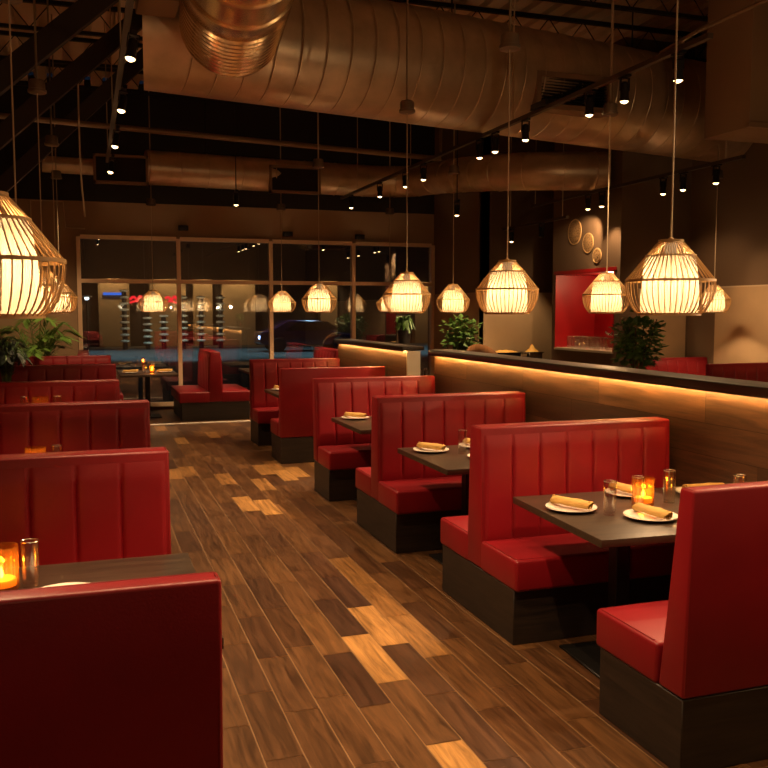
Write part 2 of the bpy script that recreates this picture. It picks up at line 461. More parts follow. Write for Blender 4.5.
partition(9.4, 12.3, 'short wood half wall near the window with a pale end post and a potted plant on top', True)

# ------------------------------------------------------------------ booths
def back_profile(double):
    if double: return [(-.105, .31), (.105, .31), (.075, 1.13), (-.075, 1.13)]
    return [(-.072, .31), (.08, .31), (.112, 1.13), (.030, 1.13)]
def booth_parts(t, L, double, nch, h=1.13):
    x0, x1 = -L / 2, L / 2
    ylo = -.50; yhi = .50 if double else .075
    MB().rbox(x0 + .005, x1 - .005, ylo, yhi, 0, .305, .004, 1).build('base', BASEWOOD, t)['label'] = 'dark wooden plinth'
    pf = back_profile(double)
    MB().prism(pf, x0, x1, .011, 3).build('backrest', LEATHER, t)
    br = t.children[-1]
    wl = MB()
    for xe in (x0 + .010, x1 - .010):
        wl.tube([(xe, y * .985, z) for (y, z) in ((pf[0][0], .32), (pf[3][0] + .004, 1.117), (pf[3][0] + .018, 1.128), (pf[2][0] - .018, 1.128), (pf[2][0] - .004, 1.117), (pf[1][0], .32))], .0045, 6)
    for s in ((-1, 1) if double else (-1,)):
        yt = pf[3][0] if s < 0 else pf[2][0]
        wl.tube([(x0 + .012, yt + s * -.012, 1.127), (x1 - .012, yt + s * -.012, 1.127)], .0045, 6)
    wl.build('piping', WELT, br)
    for s in ((-1, 1) if double else (-1,)):
        # channelled cushion on the tilted face
        yb, zb = (pf[0][0] if s < 0 else pf[1][0]), .31
        yt, zt = (pf[3][0] if s < 0 else pf[2][0]), 1.13
        za, zc = .46, 1.085; m = .022
        def fn(u, v, s=s, yb=yb, yt=yt):
            z = za + (zc - za) * v
            y = yb + (yt - yb) * (z - zb) / (zt - zb)
            q = (u * nch) % 1.0
            if u >= 1: q = 1.0
            e = 1 - abs(2 * q - 1) ** 11
            w = 1 - abs(2 * v - 1) ** 14
            d = .002 + .015 * (e ** .7 if e > 0 else 0) * w
            return (x0 + m + (L - 2 * m) * u, y + s * d, z)
        g = MB().grid(fn, nch * 20, 14)
        o = g.build('channel_cushion', LEATHER, br, smooth=75)
        if s > 0: o.data.flip_normals()
        ys0, ys1 = (s * .085, s * .535)
        ya, yc = min(ys0, ys1), max(ys0, ys1)
        st = MB().rbox(x0 - .001, x1 + .001, ya, yc, .30, .475, .020, 4)
        so = st.build('seat', LEATHER, t, smooth=60)
        yf = s * .512; yk = s * .12
        zz = .4725
        MB().tube([(x0 + .014, yk, zz), (x0 + .014, yf - s * .01, zz), (x0 + .024, yf, zz), (x1 - .024, yf, zz), (x1 - .014, yf - s * .01, zz), (x1 - .014, yk, zz)], .0045, 6).build('piping', WELT, so)
    return t
def booth(label, L, double, nch, loc, rz, group=None):
    return booth_parts(thing('booth_bench', label, 'booth', loc, rz, group), L, double, nch)
RL, RX = 1.29, 2.13 + 1.29 / 2
GR, GL, GW = 'booths right of the aisle', 'booths left of the aisle', 'booths along the window'
rd = booth('double-sided red booth nearest the viewer right of the aisle, facing the set table', RL, True, 7, (RX, 4.65, 0), 0, GR)
dup(rd, (RX, 6.55, 0), 0, 'double-sided red booth second along the aisle, between two tables on the right')
rs = booth('red booth bench right front corner, plain back and end turned to the viewer', RL, False, 7, (RX, 2.81, 0), PI, GR)
dup(rs, (RX, 8.45, 0), 0, 'red channelled bench ending the long half wall, last before the gap on the right')
dup(rs, (RX, 10.19, 0), PI, 'red bench past the gap right of the aisle with smooth plain back to the viewer')
dup(rs, (RX, 12.08, 0), 0, 'farthest red bench right of the aisle, facing the viewer beside the short half wall')
LL, LX = 1.46, .34 - .73
ls = booth('large red bench left front corner, smooth plain back filling the bottom left', LL, False, 7, (LX - .035, 2.285, 0), PI, GL)
ld = booth('left red booth just past the front left table, wide channels and candle behind its top', LL, True, 7, (LX + .02, 4.37, 0), 0, GL)
dup(ld, (LX + .09, 6.80, 0), 0, 'second double red booth on the left, behind the small glass candle')
dup(ld, (LX - .05, 8.98, 0), 0, 'third double red booth on the left, with tumblers and lit candle showing above its neighbour')
dup(ld, (LX, 11.65, 0), 0, 'darker fourth double red booth on the left, second from the back')
dup(ls, (LX, 13.95, 0), 0, 'farthest red bench on the left, in front of the palm')
wd = booth('red double booth end-on at the window, pointed back between two seats', 1.5, True, 7, (1.99, 15.3, 0), PI / 2, GW)
wd.scale = (1, 1.1, 1)
dup(wd, (4.12, 15.3, 0), PI / 2, 'window booth whose red top peeks out left of the short half wall')
dup(wd, (-.06, 15.3, 0), PI / 2, 'window booth at the far left, mostly hidden behind the left benches')
ra = booth('red booth against the alcove end wall, behind the tall leafy plant', 1.25, False, 7, (7.95, 10.62, 0), 0, 'booths beyond the half wall')
rb = booth('red channelled bench at the right edge beyond the half wall', 1.1, False, 6, (8.02, 9.20, 0), 0, 'booths beyond the half wall')

# ------------------------------------------------------------------ tables
def make_table(label, X, Y, loc, two=True, group='dining tables', py=0.0, px=.29):
    t = thing('dining_table', label, 'table', loc, 0, group)
    MB().rbox(-X / 2, X / 2, -Y / 2, Y / 2, .722, .76, .004, 2).build('table_top', TABLEWOOD, t)
    for s in ((-1, 1) if two else (0,)):
        xc = s * (X / 2 - px)
        MB().rbox(xc - .04, xc + .04, py - .04, py + .04, .012, .722, .004, 1).build('pedestal', BLACKMETAL, t)
        pp = t.children[-1]
        MB().rbox(xc - .21, xc + .21, py - .24, py + .24, 0, .014, .004, 1).build('base_plate', BLACKMETAL, pp)
        MB().rbox(xc - .16, xc + .16, py - .16, py + .16, .700, .722, .003, 1).build('mounting_plate', BLACKMETAL, pp)
    return t
tb = make_table('dark wood table in the right foreground set with napkins and lit candle', 1.20, .98, (2.82, 3.87, 0), py=-.08, px=.34); tb.rotation_euler.z = -.05
dup(tb, (2.82, 5.77, 0), 0, 'dark table between the first and second double booths on the right')
dup(tb, (2.85, 7.80, 0), 0, 'third dark table along the right aisle, a single plate on its corner')
dup(tb, (2.83, 11.12, 0), 0, 'small dark table beyond the gap, between the two last right booths')
tl = make_table('brown wood table at the left front behind the nearest bench', 1.46, 1.05, (-.34, 3.28, 0))
dup(tl, (-.36, 5.60, 0), 0, 'left table holding the short glass candle, behind the second bench')
dup(tl, (-.36, 7.92, 0), 0, 'left table holding the glowing candle and two tumblers')
dup(tl, (-.36, 10.32, 0), 0, 'left table holding a small tan napkin far along the row')
dup(tl, (-.36, 12.80, 0), 0, 'last table of the left row, before the farthest bench')
tw = make_table('small window table on a black pedestal set with napkins and candle', .93, 1.2, (.96, 15.45, 0), False)
dup(tw, (3.07, 15.45, 0), 0, 'window table hidden behind the right booths, under the middle window lantern')
make_table('table with a red candle and two jars beyond the short half wall', .8, .8, (4.75, 12.45, 0), False)
make_table('table between the two booths beyond the half wall', 1.0, .62, (7.98, 9.72, 0), False)

# ------------------------------------------------------------------ tableware
def make_plate(label, loc, r=.134):
    t = MB().lathe([(.0005, .004), (.055 / .115 * r, .004), (.062 / .115 * r, .0), (.068 / .115 * r, 0), (r * .82, .010), (r, .017), (r, .020), (r * .82, .0145), (r * .6, .007), (.0005, .007)], 40).build('plate', PLATE)
    t.location = loc; return tag(t, label, 'plate', 'dinner plates')
def make_napkin(label, loc, rz, L=.235):
    t = thing('rolled_napkin', label, 'napkin', loc, rz, 'rolled napkins')
    mb = MB()
    def fn(u, v):
        a = 2 * PI * v; x = (u - .5) * L
        k = 1 + .05 * math.sin(9 * u + 2) + .04 * math.sin(17 * u + 3 * v * 6)
        e = 1.0 if .02 < u < .98 else .93
        ry, rz_ = .027 * k * e, .0205 * k * e
        # flap of the roll: a raised ridge along the length
        da = ((a - 1.1 - .25 * (u - .5)) + PI) % (2 * PI) - PI
        bmp = .004 / (1 + (da / .12) ** 2) if da > 0 else .004 * max(0, 1 + da / .9)
        return (x + .012 * math.sin(a), (ry + bmp) * math.cos(a), .021 + (rz_ + bmp) * math.sin(a))
    mb.grid(fn, 26, 28)
    mb.build('rolled_cloth', NAPKIN, t, smooth=60)
    for s in (-1, 1):   # spiral fold visible at each end
        sp = MB(); pts = []
        for i in range(40):
            a = i / 39 * 4.6 * PI; rr = .004 + .020 * i / 39
            pts.append((s * (L / 2 - .004 + .001), rr * 1.18 * math.cos(a), .021 + rr * .9 * math.sin(a)))
        sp.tube(pts, .0028, 5); sp.build('fold', NAPKIN, t, smooth=60)
    return t
def glass_profile(r, h, th=.0022):
    return [(.0005, 0), (r * .86, 0), (r * .90, .004), (r, h), (r - th, h), (r * .90 - th, .014), (.0005, .012)]
def make_glass(label, loc, r=.034, h=.175):
    t = thing('tumbler', label, 'glass', loc, 0, 'water tumblers')
    MB().lathe(glass_profile(r, h), 28).build('glass_body', TUMBLER, t, smooth=50)
    MB().tube([((r - .001) * math.cos(a * PI / 14), (r - .001) * math.sin(a * PI / 14), h) for a in range(28)], .0018, 6, closed=True).build('rim', CHROME, t)
    return t
def make_candle(label, loc, mat=AMBER, r=.055, h=.125, power=.7):
    t = thing('candle_holder', label, 'candle', loc, 0, 'table candles')
    n = 56; mb = MB(); prof = [(.0005, 0), (r * .9, 0), (r, .006), (r, h), (r - .004, h), (r - .004, .02), (.0005, .018)]
    vs = []; fs = []; k = len(prof)
    for i in range(n):
        a = 2 * PI * i / n; fl = 1 + (.025 if i % 2 else -.01)
        for q, (rr, z) in enumerate(prof): vs.append((rr * (fl if q in (2, 3) else 1) * math.cos(a), rr * (fl if q in (2, 3) else 1) * math.sin(a), z))
    for i in range(n):
        j = (i + 1) % n
        for q in range(k - 1): fs.append((i * k + q, j * k + q, j * k + q + 1, i * k + q + 1))
    mb.add(vs, fs); mb.build('ribbed_glass', mat, t, smooth=25)
    MB().lathe([(.0005, .02), (r - .007, .02), (r - .007, .042), (r - .012, .046), (.0005, .044)], 24).build('wax', WAX, t)
    MB().lathe([(.0005, .046), (.006, .052), (.0085, .062), (.006, .075), (.0005, .092)], 12).build('flame', FLAME, t)
    point('candle_light', (loc[0], loc[1], loc[2] + .085), power, (1, .48, .13), .012)
    return t
TZ = .7602
pl0 = make_plate('white plate at the aisle corner of the right foreground table', (2.385, 3.995, TZ))
nap0 = make_napkin('tan rolled napkin on the plate at the table corner nearest the aisle', (2.385, 3.995, TZ + .0185), R(-66))
def plate(l, x, y): return dup(pl0, (x, y, TZ), rnd.uniform(0, 6), l)
def napkin(l, x, y, a, z=TZ + .0185): return dup(nap0, (x, y, z), R(a), l)
gl0 = make_glass('clear tumbler beside the aisle-side plate on the right foreground table', (2.51, 3.83, TZ))
def glass(l, x, y): return dup(gl0, (x, y, TZ), 0, l)
glk = gl0
plate('white plate behind the lit candle on the right foreground table', 2.89, 4.22); napkin('tan rolled napkin on the far plate beside the lit candle', 2.87, 4.22, -82)
plate('white plate in front of the lit candle, nearest to the viewer', 2.665, 3.70); napkin('tan rolled napkin in front of the lit candle, spiral end to the right', 2.665, 3.69, -84)
plate('white plate by the half wall, half hidden by the front bench', 3.28, 4.10); napkin('tan rolled napkin by the half wall showing above the front bench', 3.30, 4.10, -8)
make_candle('lit ribbed amber candle glass on the right foreground table', (2.805, 3.965, TZ), h=.15)
glass('clear tumbler standing just left of the lit candle on the right table', 2.715, 3.885)
glass('clear tumbler right of the lit candle on the right table', 2.985, 3.985)
glass('tumbler by the half wall, its rim above the front bench', 3.25, 3.75)
plate('white plate on the aisle corner of the second right table', 2.40, 6.02); napkin('golden rolled napkin on the aisle corner of the second right table', 2.40, 6.02, -60)
glass('tumbler beside the napkin on the second right table', 2.58, 5.85)
plate('white plate farther back on the second right table, partly behind the booth top', 2.80, 6.10); napkin('napkin farther back on the second right table, beside the tumbler', 2.80, 6.10, -70)
plate('plate at the near side of the second right table beside the booth edge', 2.66, 5.62)
plate('white plate on the aisle corner of the third right table', 2.44, 8.10); napkin('golden rolled napkin on the aisle corner of the third right table', 2.44, 8.10, -55)
glass('tumbler on the third right table beside the booth edge', 2.62, 7.95)
plate('plate on the small far right table beyond the gap', 2.42, 11.38); napkin('napkin on the small far right table beyond the gap', 2.42, 11.38, -50)
make_candle('glowing ribbed amber candle at the left edge on the front left table', (-.325, 3.50, TZ), r=.060, h=.168)
glass('tumbler beside the glowing candle on the front left table', -.225, 3.52)
plate('white plate behind the front left candle', -.48, 3.66)
napkin('tan napkin behind the front left candle', -.48, 3.66, 20)
plate('white plate showing its rim just above the nearest left bench', -.10, 3.32)
make_candle('short glass candle peeking above the second left bench', (-.33, 6.00, TZ), r=.062, h=.17, power=.5)
glass('tumbler top peeking out beside the short glass candle on the left', -.20, 6.0)
make_candle('small glowing candle between two tumblers in the third left bay', (-.40, 8.25, TZ), r=.066, h=.29, power=1)
gl0 = make_glass('left of two tumblers flanking the small glowing candle in the third left bay', (-.53, 8.27, TZ), .037, .29)
glass('right of two tumblers flanking the small glowing candle in the third left bay', -.26, 8.25)
gl0 = glk
plate('plate far right on the third left table beside the tumbler', -.06, 8.22); napkin('napkin far right on the third left table beside the tumbler', -.06, 8.22, 20)
plate('plate on the fourth left table', -.59, 10.72); napkin('tan napkin on the fourth left table', -.59, 10.72, 10)
plate('second plate on the fourth left table, right of the napkin', -.27, 10.72)
plate('plate on the last left table', -.42, 13.15); napkin('napkin on the last left table before the farthest bench', -.42, 13.15, 0)
plate('plate on the left end of the small window table', .68, 15.3); napkin('napkin on the left end of the small window table', .68, 15.3, 0)
plate('plate on the right end of the small window table', 1.24, 15.3); napkin('napkin on the right end of the small window table', 1.24, 15.3, 0)
glass('tumbler in the middle of the small window table', .90, 15.3)
make_candle('lit candle in the middle of the small window table', (1.03, 15.3, TZ), r=.038, h=.14, power=.8)
make_candle('red-orange candle glass beyond the short half wall', (4.63, 12.40, TZ), REDGLASS, r=.075, h=.24, power=1.2)
for k, (l, x, y) in enumerate([('left small dark jar beside the red-orange candle', 4.76, 12.40), ('right small dark jar beside the red-orange candle', 4.87, 12.42)]):
    t = thing('condiment_jar', l, 'jar', (x, y, TZ), 0, 'condiment jars')
    MB().lathe([(.0005, 0), (.035, 0), (.038, .01), (.038, .13), (.03, .15), (.0005, .15)], 18).build('jar_body', plain('dark_jar', (.05, .03, .02), rough=.15), t)
    MB().lathe([(.0005, .15), (.033, .15), (.033, .175), (.0005, .178)], 18).build('lid', CHROME, t)
glass('tumbler on the table between the far right booths', 7.56, 9.80)
make_candle('small candle glass on the table between the far right booths', (7.70, 9.82, TZ), r=.04, h=.13, power=.6)
napkin('napkin on the table between the far right booths', 8.0, 9.8, 0, TZ)

# ------------------------------------------------------------------ pendant lanterns
RING = [(.057, .362), (.119, .292), (.214, .170), (.150, .004)]
RIBP = [(.057, .362), (.119, .292), (.213, .172), (.2145, .150), (.209, .105), (.194, .060), (.172, .024), (.150, .004)]
def rib_path(a): return [(r * math.cos(a), r * math.sin(a), z) for r, z in RIBP]
def make_pendant(label, nrib, single):
    t = thing('pendant_lantern', label, 'pendant lamp', (0, 0, 1.78), 0, 'woven pendant lanterns')
    # pleated paper drum, with a cone collar above it
    n = 96; prof = [(.136, .012), (.139, .09), (.134, .17), (.124, .24), (.117, .288)]
    vs = []; fs = []; k = len(prof)
    for i in range(n):
        a = 2 * PI * i / n; w = 1 + (.012 if i % 2 else -.012)
        for r, z in prof: vs.append((r * w * math.cos(a), r * w * math.sin(a), z))
    for i in range(n):
        j = (i + 1) % n
        for q in range(k - 1): fs.append((i * k + q, j * k + q, j * k + q + 1, i * k + q + 1))
    m = MB(); m.add(vs, fs); m.build('paper_shade', PAPER, t, smooth=20)
    MB().lathe([(.036, .250), (.030, .357)], 24).build('socket_cover', PAPER, t)
    for i, (r, z) in enumerate(RING):
        th = (.009, .005, .006, .0065)[i]
        mr = MB()
        mr.lathe([(r - .0025, z - th), (r + .0035, z - th), (r + .0035, z + th), (r - .0025, z + th), (r - .0025, z - th)], 48)
        mr.build('hoop', BAMBOO, t, smooth=40)
    if single:
        for i in range(nrib): MB().tube(rib_path(2 * PI * i / nrib), .0027, 5).build('rib', BAMBOO, t)
    else:
        c = MB()
        for i in range(nrib): c.tube(rib_path(2 * PI * i / nrib), .0042, 5)
        c.build('ribs', BAMBOO, t)
    cp = MB(); cp.lathe([(.0005, .385), (.012, .38), (.018, .364), (.030, .362), (.030, .357), (.0005, .357)], 20)
    for i in range(4):
        a = PI / 4 + i * PI / 2; cp.tube([(.028 * math.cos(a), .028 * math.sin(a), .360), (.056 * math.cos(a), .056 * math.sin(a), .362)], .003, 6)
    cp.build('top_cap', BAMBOO, t)
    MB().ball((0, 0, .19), .028, 14).build('bulb', BULB, t)
    MB().cyl((0, 0, .21), (0, 0, .36), .013, 10).build('socket', PALE, t)
    MB().cyl((0, 0, .38), (0, 0, 1.80), .0048, 6).build('cord', CORD, t)
    MB().lathe([(.0005, 1.785), (.064, 1.785), (.073, 1.79), (.073, 1.812), (.064, 1.816), (.064, 1.875), (.055, 1.89), (.0005, 1.895)], 20).build('junction_box', JBOX, t)
    return t
pa = make_pendant('lantern over the right foreground table, largest on the right', 46, True)
pb = make_pendant('small lantern left of the short half wall, over the far right table', 36, False)
def hang(proto, first, x, y, label, power=P_LAMP):
    o = proto if first else dup(proto, (x, y, 1.78), rnd.uniform(0, 1), label)
    o.location = (x, y, 1.78); o['label'] = label
    if y > 15: o.scale = (1.14, 1.14, 1)
    top = {8.05: 3.94, 1.08: 3.90, 3.29: 3.90, 5.31: 3.92}.get(x, ZC) if proto is pb else ZC
    MB().cyl((0, 0, 1.87), (0, 0, top - 1.78), .009, 8).build('hanger_rod', CORD, o)
    point('lantern_and_fill_light', (x, y, 1.78 + .15), power, rad=.03)
    return o
hang(pa, True, 2.757, 3.72, 'bamboo lantern over the right foreground table, largest of the right row')
hang(pa, False, 2.77, 5.54, 'bamboo lantern over the second right table')
hang(pa, False, 2.77, 7.56, 'bamboo lantern over the third right table, before the window pane')
hang(pb, True, 2.77, 10.75, 'small bamboo lantern over the far right table beyond the gap')
hang(pa, False, -.27, 2.88, 'largest bamboo lantern, cut by the left edge over the front left table')
hang(pa, False, -.37, 5.60, 'bamboo lantern hidden behind the largest one at the left edge')
hang(pa, False, -.33, 7.85, 'lantern peeking out right of the largest one at the left edge')
hang(pb, False, -.30, 10.25, 'far lantern of the left row, fourth from the viewer')
hang(pb, False, -.33, 12.75, 'last lantern of the left row over the farthest left table')
hang(pa, False, 4.55, 7.07, 'lantern before the red alcove, left of the largest right lantern')
hang(pb, False, 4.55, 10.66, 'small lantern before the dim leafy plant beyond the long half wall')
hang(pb, False, 8.05, 9.90, 'tiny lantern at the far right beside the largest right lantern')
hang(pb, False, 1.08, 15.4, 'lantern over the small window table, against the dark panes')
hang(pb, False, 3.29, 15.4, 'lantern at the window left of the one over the far right table')
hang(pb, False, 5.31, 15.4, 'window lantern partly behind the third right lantern')

# ------------------------------------------------------------------ track lights
RAILM = plain('track_rail_paint', (.065, .042, .025), rough=.45, metal=.4)
def rail(label, x, y0, y1, z, hangers):
    t = thing('track_rail', label, 'light track', (x, y0, z), 0, 'ceiling light tracks')
    MB().box(-.024, .024, 0, y1 - y0, -.020, .020).build('rail', RAILM, t, smooth=0)
    for h in hangers: MB().cyl((0, h - y0, .015), (0, h - y0, ZC - z), .007, 6).build('hanger_rod', CORD, t)
    return t
rail('left light track above the left row of booths', .34, 4.2, 13.2, 3.90, (5.5, 8, 10.5, 12.8))
rail('long right light track rising towards the viewer over the booths', 4.45, 5.6, 15.6, 3.84, (6.9, 8.8, 12, 14.6))
rail('light track near the alcove at the right', 7.10, 8.3, 13.3, 3.54, (8.6, 11.0, 13.2))
rail('short light track by the set-back wall', 6.95, 11.9, 14.05, 3.22, (12.05, 13.8))
def make_spot(label):
    t = thing('track_spotlight', label, 'spotlight', (0, 0, 0), 0, 'track spotlights')
    MB().box(-.02, .02, -.07, .07, .20, .235).build('adapter', BLACKMETAL, t, smooth=0)
    b = MB(); b.box(-.045, -.038, -.012, .012, .09, .20); b.box(.038, .045, -.012, .012, .09, .20); b.box(-.045, .045, -.012, .012, .193, .20)
    b.build('bracket', BLACKMETAL, t, smooth=0)
    MB().lathe([(.0005, .165), (.022, .165), (.036, .15), (.038, .03), (.044, .02), (.044, 0), (.039, 0), (.036, .012), (.0005, .012)], 20).build('housing', BLACKMETAL, t)
    MB().lathe([(.0005, -.016), (.016, -.013), (.028, -.005), (.036, .008), (.036, .012), (.0005, .0125)], 18).build('lens', SPOTLENS, t)
    return t
sp0 = make_spot('x')
first = [True]
def put_spot(x, y, z, label, tgt=None, power=P_SPOT, tilt=(0, 0), lit=True, stem=0):
    o = sp0 if first[0] else dup(sp0, (0, 0, 0), 0, label); first[0] = False
    o.location = (x, y, z); o.rotation_euler = (tilt[0], tilt[1], 0); o['label'] = label
    if stem: MB().cyl((0, 0, .235), (0, 0, stem), .008, 6).build('hanger_rod', BLACKMETAL, o)
    if not lit:
        for ch in o.children:
            if ch.name.startswith('lens'): ch.data = ch.data.copy(); ch.data.materials[0] = CARGLASS
    if lit: spot('spot_and_fill_beam', (x, y, z - .03), tgt or (x, y, 0), power, 80)
    return o
GN = ['nearest', 'second', 'third', 'fourth']
for k, y in enumerate((6.95, 8.75, 10.65, 12.6)):
    put_spot(.36, y, 3.66, '%s lit spotlight along the left track' % GN[k], (1.25, y - .6, 0) if k < 3 else (-.65, 14.4, 1.3), tilt=(R(-12), R(10)))
ys = (5.97, 6.70, 7.26, 8.51, 9.24, 9.66, 11.49, 12.21, 13.39, 14.98)
nm = ['nearest the viewer on the long right track, glaring', 'second from the viewer on the long right track', 'third from the viewer on the long right track, left of the second',
      'on the long right track just right of its cable box', 'on the long right track left of the cable box', 'on the long right track, sixth from the viewer',
      'on the long right track near the bend of the rear duct', 'on the long right track over the third lantern cord', 'second last on the long right track', 'last and farthest on the long right track']
for k, y in enumerate(ys):
    tg = (3.6, y + .2, 0) if k % 2 else (2.9, y - .2, .5)
    put_spot(4.45, y, 3.60, 'lit spotlight ' + nm[k], tg)
for x, y in ((-.3, -.2), (2.77, 1.85), (2.77, -.2), (4.55, 3.6), (4.55, .6)): point('lantern_and_fill_light', (x, y, 1.93), 14 if y > 3 else 4.5)  # added fill points without lantern bodies, out of view, brightening the foreground
for x, y, tg in ((.36, 5.0, (1.1, 4.4, 0)), (.36, 3.2, (1.3, 3.0, 0)), (4.45, 4.6, (1.8, 4.0, 0)), (4.45, 3.4, (2.0, 2.6, .3)), (1.3, 2.4, (1.4, 3.0, 0))):
    spot('spot_and_fill_beam', (x, y, 3.62), tg, P_SPOT, 80)  # unseen beams without fixtures, added to brighten the foreground floor
o = MB().box(-.05, .05, -.16, .16, -.03, .03).build('track_feed_box', BLACKMETAL, loc=(4.45, 8.15, 3.885)); tag(o, 'black cable feed box on the long right track', 'box')
for k, (y, z) in enumerate(((11.57, 3.275), (11.2, 3.285), (9.77, 3.275), (9.37, 3.275), (8.76, 3.275))):
    put_spot(7.10, y, 3.305, ['lit spotlight at the far end of the alcove track, aimed at the woven discs', 'lit spotlight second from the far end of the alcove track', 'lit spotlight just left of the largest lantern cord on the alcove track',
                          'dim spotlight just right of the largest lantern cord on the alcove track', 'lit spotlight at the near end of the alcove track'][k],
             [(7.45, 12.2, 2.7), (7.5, 11.6, 1.2), (8.6, 10.6, 1.3), (8.6, 8.9, 1.5), (8.6, 8.3, 1.5)][k], power=22)
put_spot(6.95, 13.75, 2.985, 'lit spotlight on the short track by the set-back wall', (7.1, 14.15, 1.2), power=34)
put_spot(6.95, 12.7, 2.985, 'unlit spotlight on the short track by the set-back wall', lit=False)
put_spot(2.31, 14.2, 3.48, 'lone spotlight on a rod below the rear duct, left of the middle', (2.3, 15, 0), stem=2.5)
put_spot(5.39, 12.5, 3.25, 'lone spotlight on a rod right of the last small lantern cord', (5.6, 13.6, 0), stem=2.6)

# ------------------------------------------------------------------ ducts and ceiling steel
def duct_mesh(pts, r, seam=.0, n=40, every=.16, rings=True):
    pts = [Vector(p) for p in pts]; mb = MB(); mb.tube(pts, r, n)
    if rings:
        for i in range(len(pts) - 1):
            a, b = pts[i], pts[i + 1]; L = (b - a).length; d = (b - a) / L
            q = Matrix.Translation(a) @ d.to_track_quat('Z', 'Y').to_matrix().to_4x4()
            k = 0.0
            while k < L:
                mb.lathe([(r - .003, k - .009), (r + .006, k), (r - .003, k + .009)], n, q); k += every
    return mb
t = thing('main_duct', 'huge round metal duct crossing the ceiling', 'duct', (0, 0, 0))
A = Vector((.72, 9.20, 4.62)); B = Vector((8.58, 10.35, 4.50)); dd = (B - A).normalized(); rr = .63
mb = MB(); mb.tube([A, B], rr, 64)
mb.v[:64] = [(.60 + (v[1] - 9.2) * .066, v[1], v[2]) for v in mb.v[:64]]
o = mb.build('duct_body', GALV, t)
sm = MB(); q = Matrix.Translation(A) @ dd.to_track_quat('Z', 'Y').to_matrix().to_4x4(); k = .25; L = (B - A).length
while k < L: sm.lathe([(rr - .002, k - .008), (rr + .003, k), (rr - .002, k + .008)], 64, q); k += .27
sm.build('seams', GALV, o)
# air grille on the duct side
g = MB(); gy = 9.86 - .60
g.box(4.95, 5.95, gy - .06, gy + .2, 4.12, 4.18); g.box(4.95, 5.95, gy - .06, gy + .2, 4.48, 4.54); g.box(4.95, 5.01, gy - .06, gy + .2, 4.18, 4.48); g.box(5.89, 5.95, gy - .06, gy + .2, 4.18, 4.48)
go = g.build('grille_frame', DUCTBOX, t, smooth=0)
g = MB()
for i in range(9): g.box(5.01, 5.89, gy - .03, gy + .03, 4.20 + i * .033, 4.206 + i * .033)
g.box(5.01, 5.89, gy + .03, gy + .05, 4.18, 4.48); g.build('louvres', DARKSTEEL, go, smooth=0)
for xx in (1.6, 4.1, 6.8):
    yy = A.y + (xx - A.x) * dd.y / dd.x
    MB().cyl((xx, yy, 5.08), (xx, yy, ZC), .01, 6).build('hanger_rod', DARKSTEEL, t)
t = thing('spiral_duct', 'shiny ribbed round duct ending against the huge duct, top left', 'duct', (0, 0, 0))
P0, P1 = Vector((1.38, 8.66, 4.50)), Vector((1.02, 5.0, 4.62))
d = (P1 - P0).normalized(); q = Matrix.Translation(P0) @ d.to_track_quat('Z', 'Y').to_matrix().to_4x4(); L = (P1 - P0).length
prof = []; k = .0; R0 = .46
while k < .95:
    prof += [(R0, k), (R0 + .020, k + .03), (R0 + .020, k + .06), (R0, k + .09)]; k += .10
prof += [(R0 + .004, k), (R0 + .004, k + .28), (R0 + .022, k + .29), (R0 + .022, k + .33), (R0 + .004, k + .34), (R0 + .004, k + .75), (R0 + .022, k + .76), (R0 + .022, k + .80), (R0 + .004, k + .81), (R0 + .004, L)]
MB().lathe(prof, 64, q).build('duct_body', SPIRAL, t, smooth=30)
MB().lathe([(.0005, L - .01), (R0 + .004, L - .01)], 64, q).build('end_cap', SPIRAL, t)
MB().cyl((1.08, 5.6, 5.05), (1.08, 5.6, ZC), .01, 6).build('hanger_rod', DARKSTEEL, t)
o = MB().prism([(8.1, 4.5), (8.58, 4.5), (8.58, 5.65), (8.1, 5.65)], .50, .86, .01, 1).build('duct_takeoff_box', DUCTBOX); tag(o, 'square sheet metal box beside the shiny ribbed duct, top left', 'duct box')
t = thing('rear_duct', 'thinner round duct along the back with an S-bend', 'duct', (0, 0, 0))
def smoothpath(ps, it=3):
    ps = [Vector(p) for p in ps]
    for _ in range(it):
        q = [ps[0]]
        for i in range(len(ps) - 1): q += [ps[i] * .75 + ps[i + 1] * .25, ps[i] * .25 + ps[i + 1] * .75]
        ps = q + [ps[-1]]
    return ps
zd = 4.17
pts = smoothpath([(1.0, 15.3, zd), (3.3, 15.5, zd), (5.6, 15.65, zd), (5.95, 14.9, zd), (5.95, 12.9, zd - .2), (6.3, 11.9, zd - .3), (7.38, 11.55, zd - .3)])
MB().tube(pts, .28, 36).build('duct_body', GALV, t)
sm = MB(); seg = [Vector(p) for p in pts]; acc = 0
for i in range(1, len(seg)):
    acc += (seg[i] - seg[i - 1]).length
    if acc > .45 or i == 1:
        dv = (seg[i] - seg[i - 1]).normalized(); q = Matrix.Translation(seg[i]) @ dv.to_track_quat('Z', 'Y').to_matrix().to_4x4()
        MB().lathe([(.278, -.012), (.288, -.005), (.288, .005), (.278, .012)], 36, q).build('collar', GALV, t); acc = 0
MB().tube([(-.6, 15.15, zd - .05), (1.02, 15.3, zd - .05)], .13, 24).build('narrow_section', GALV, t)
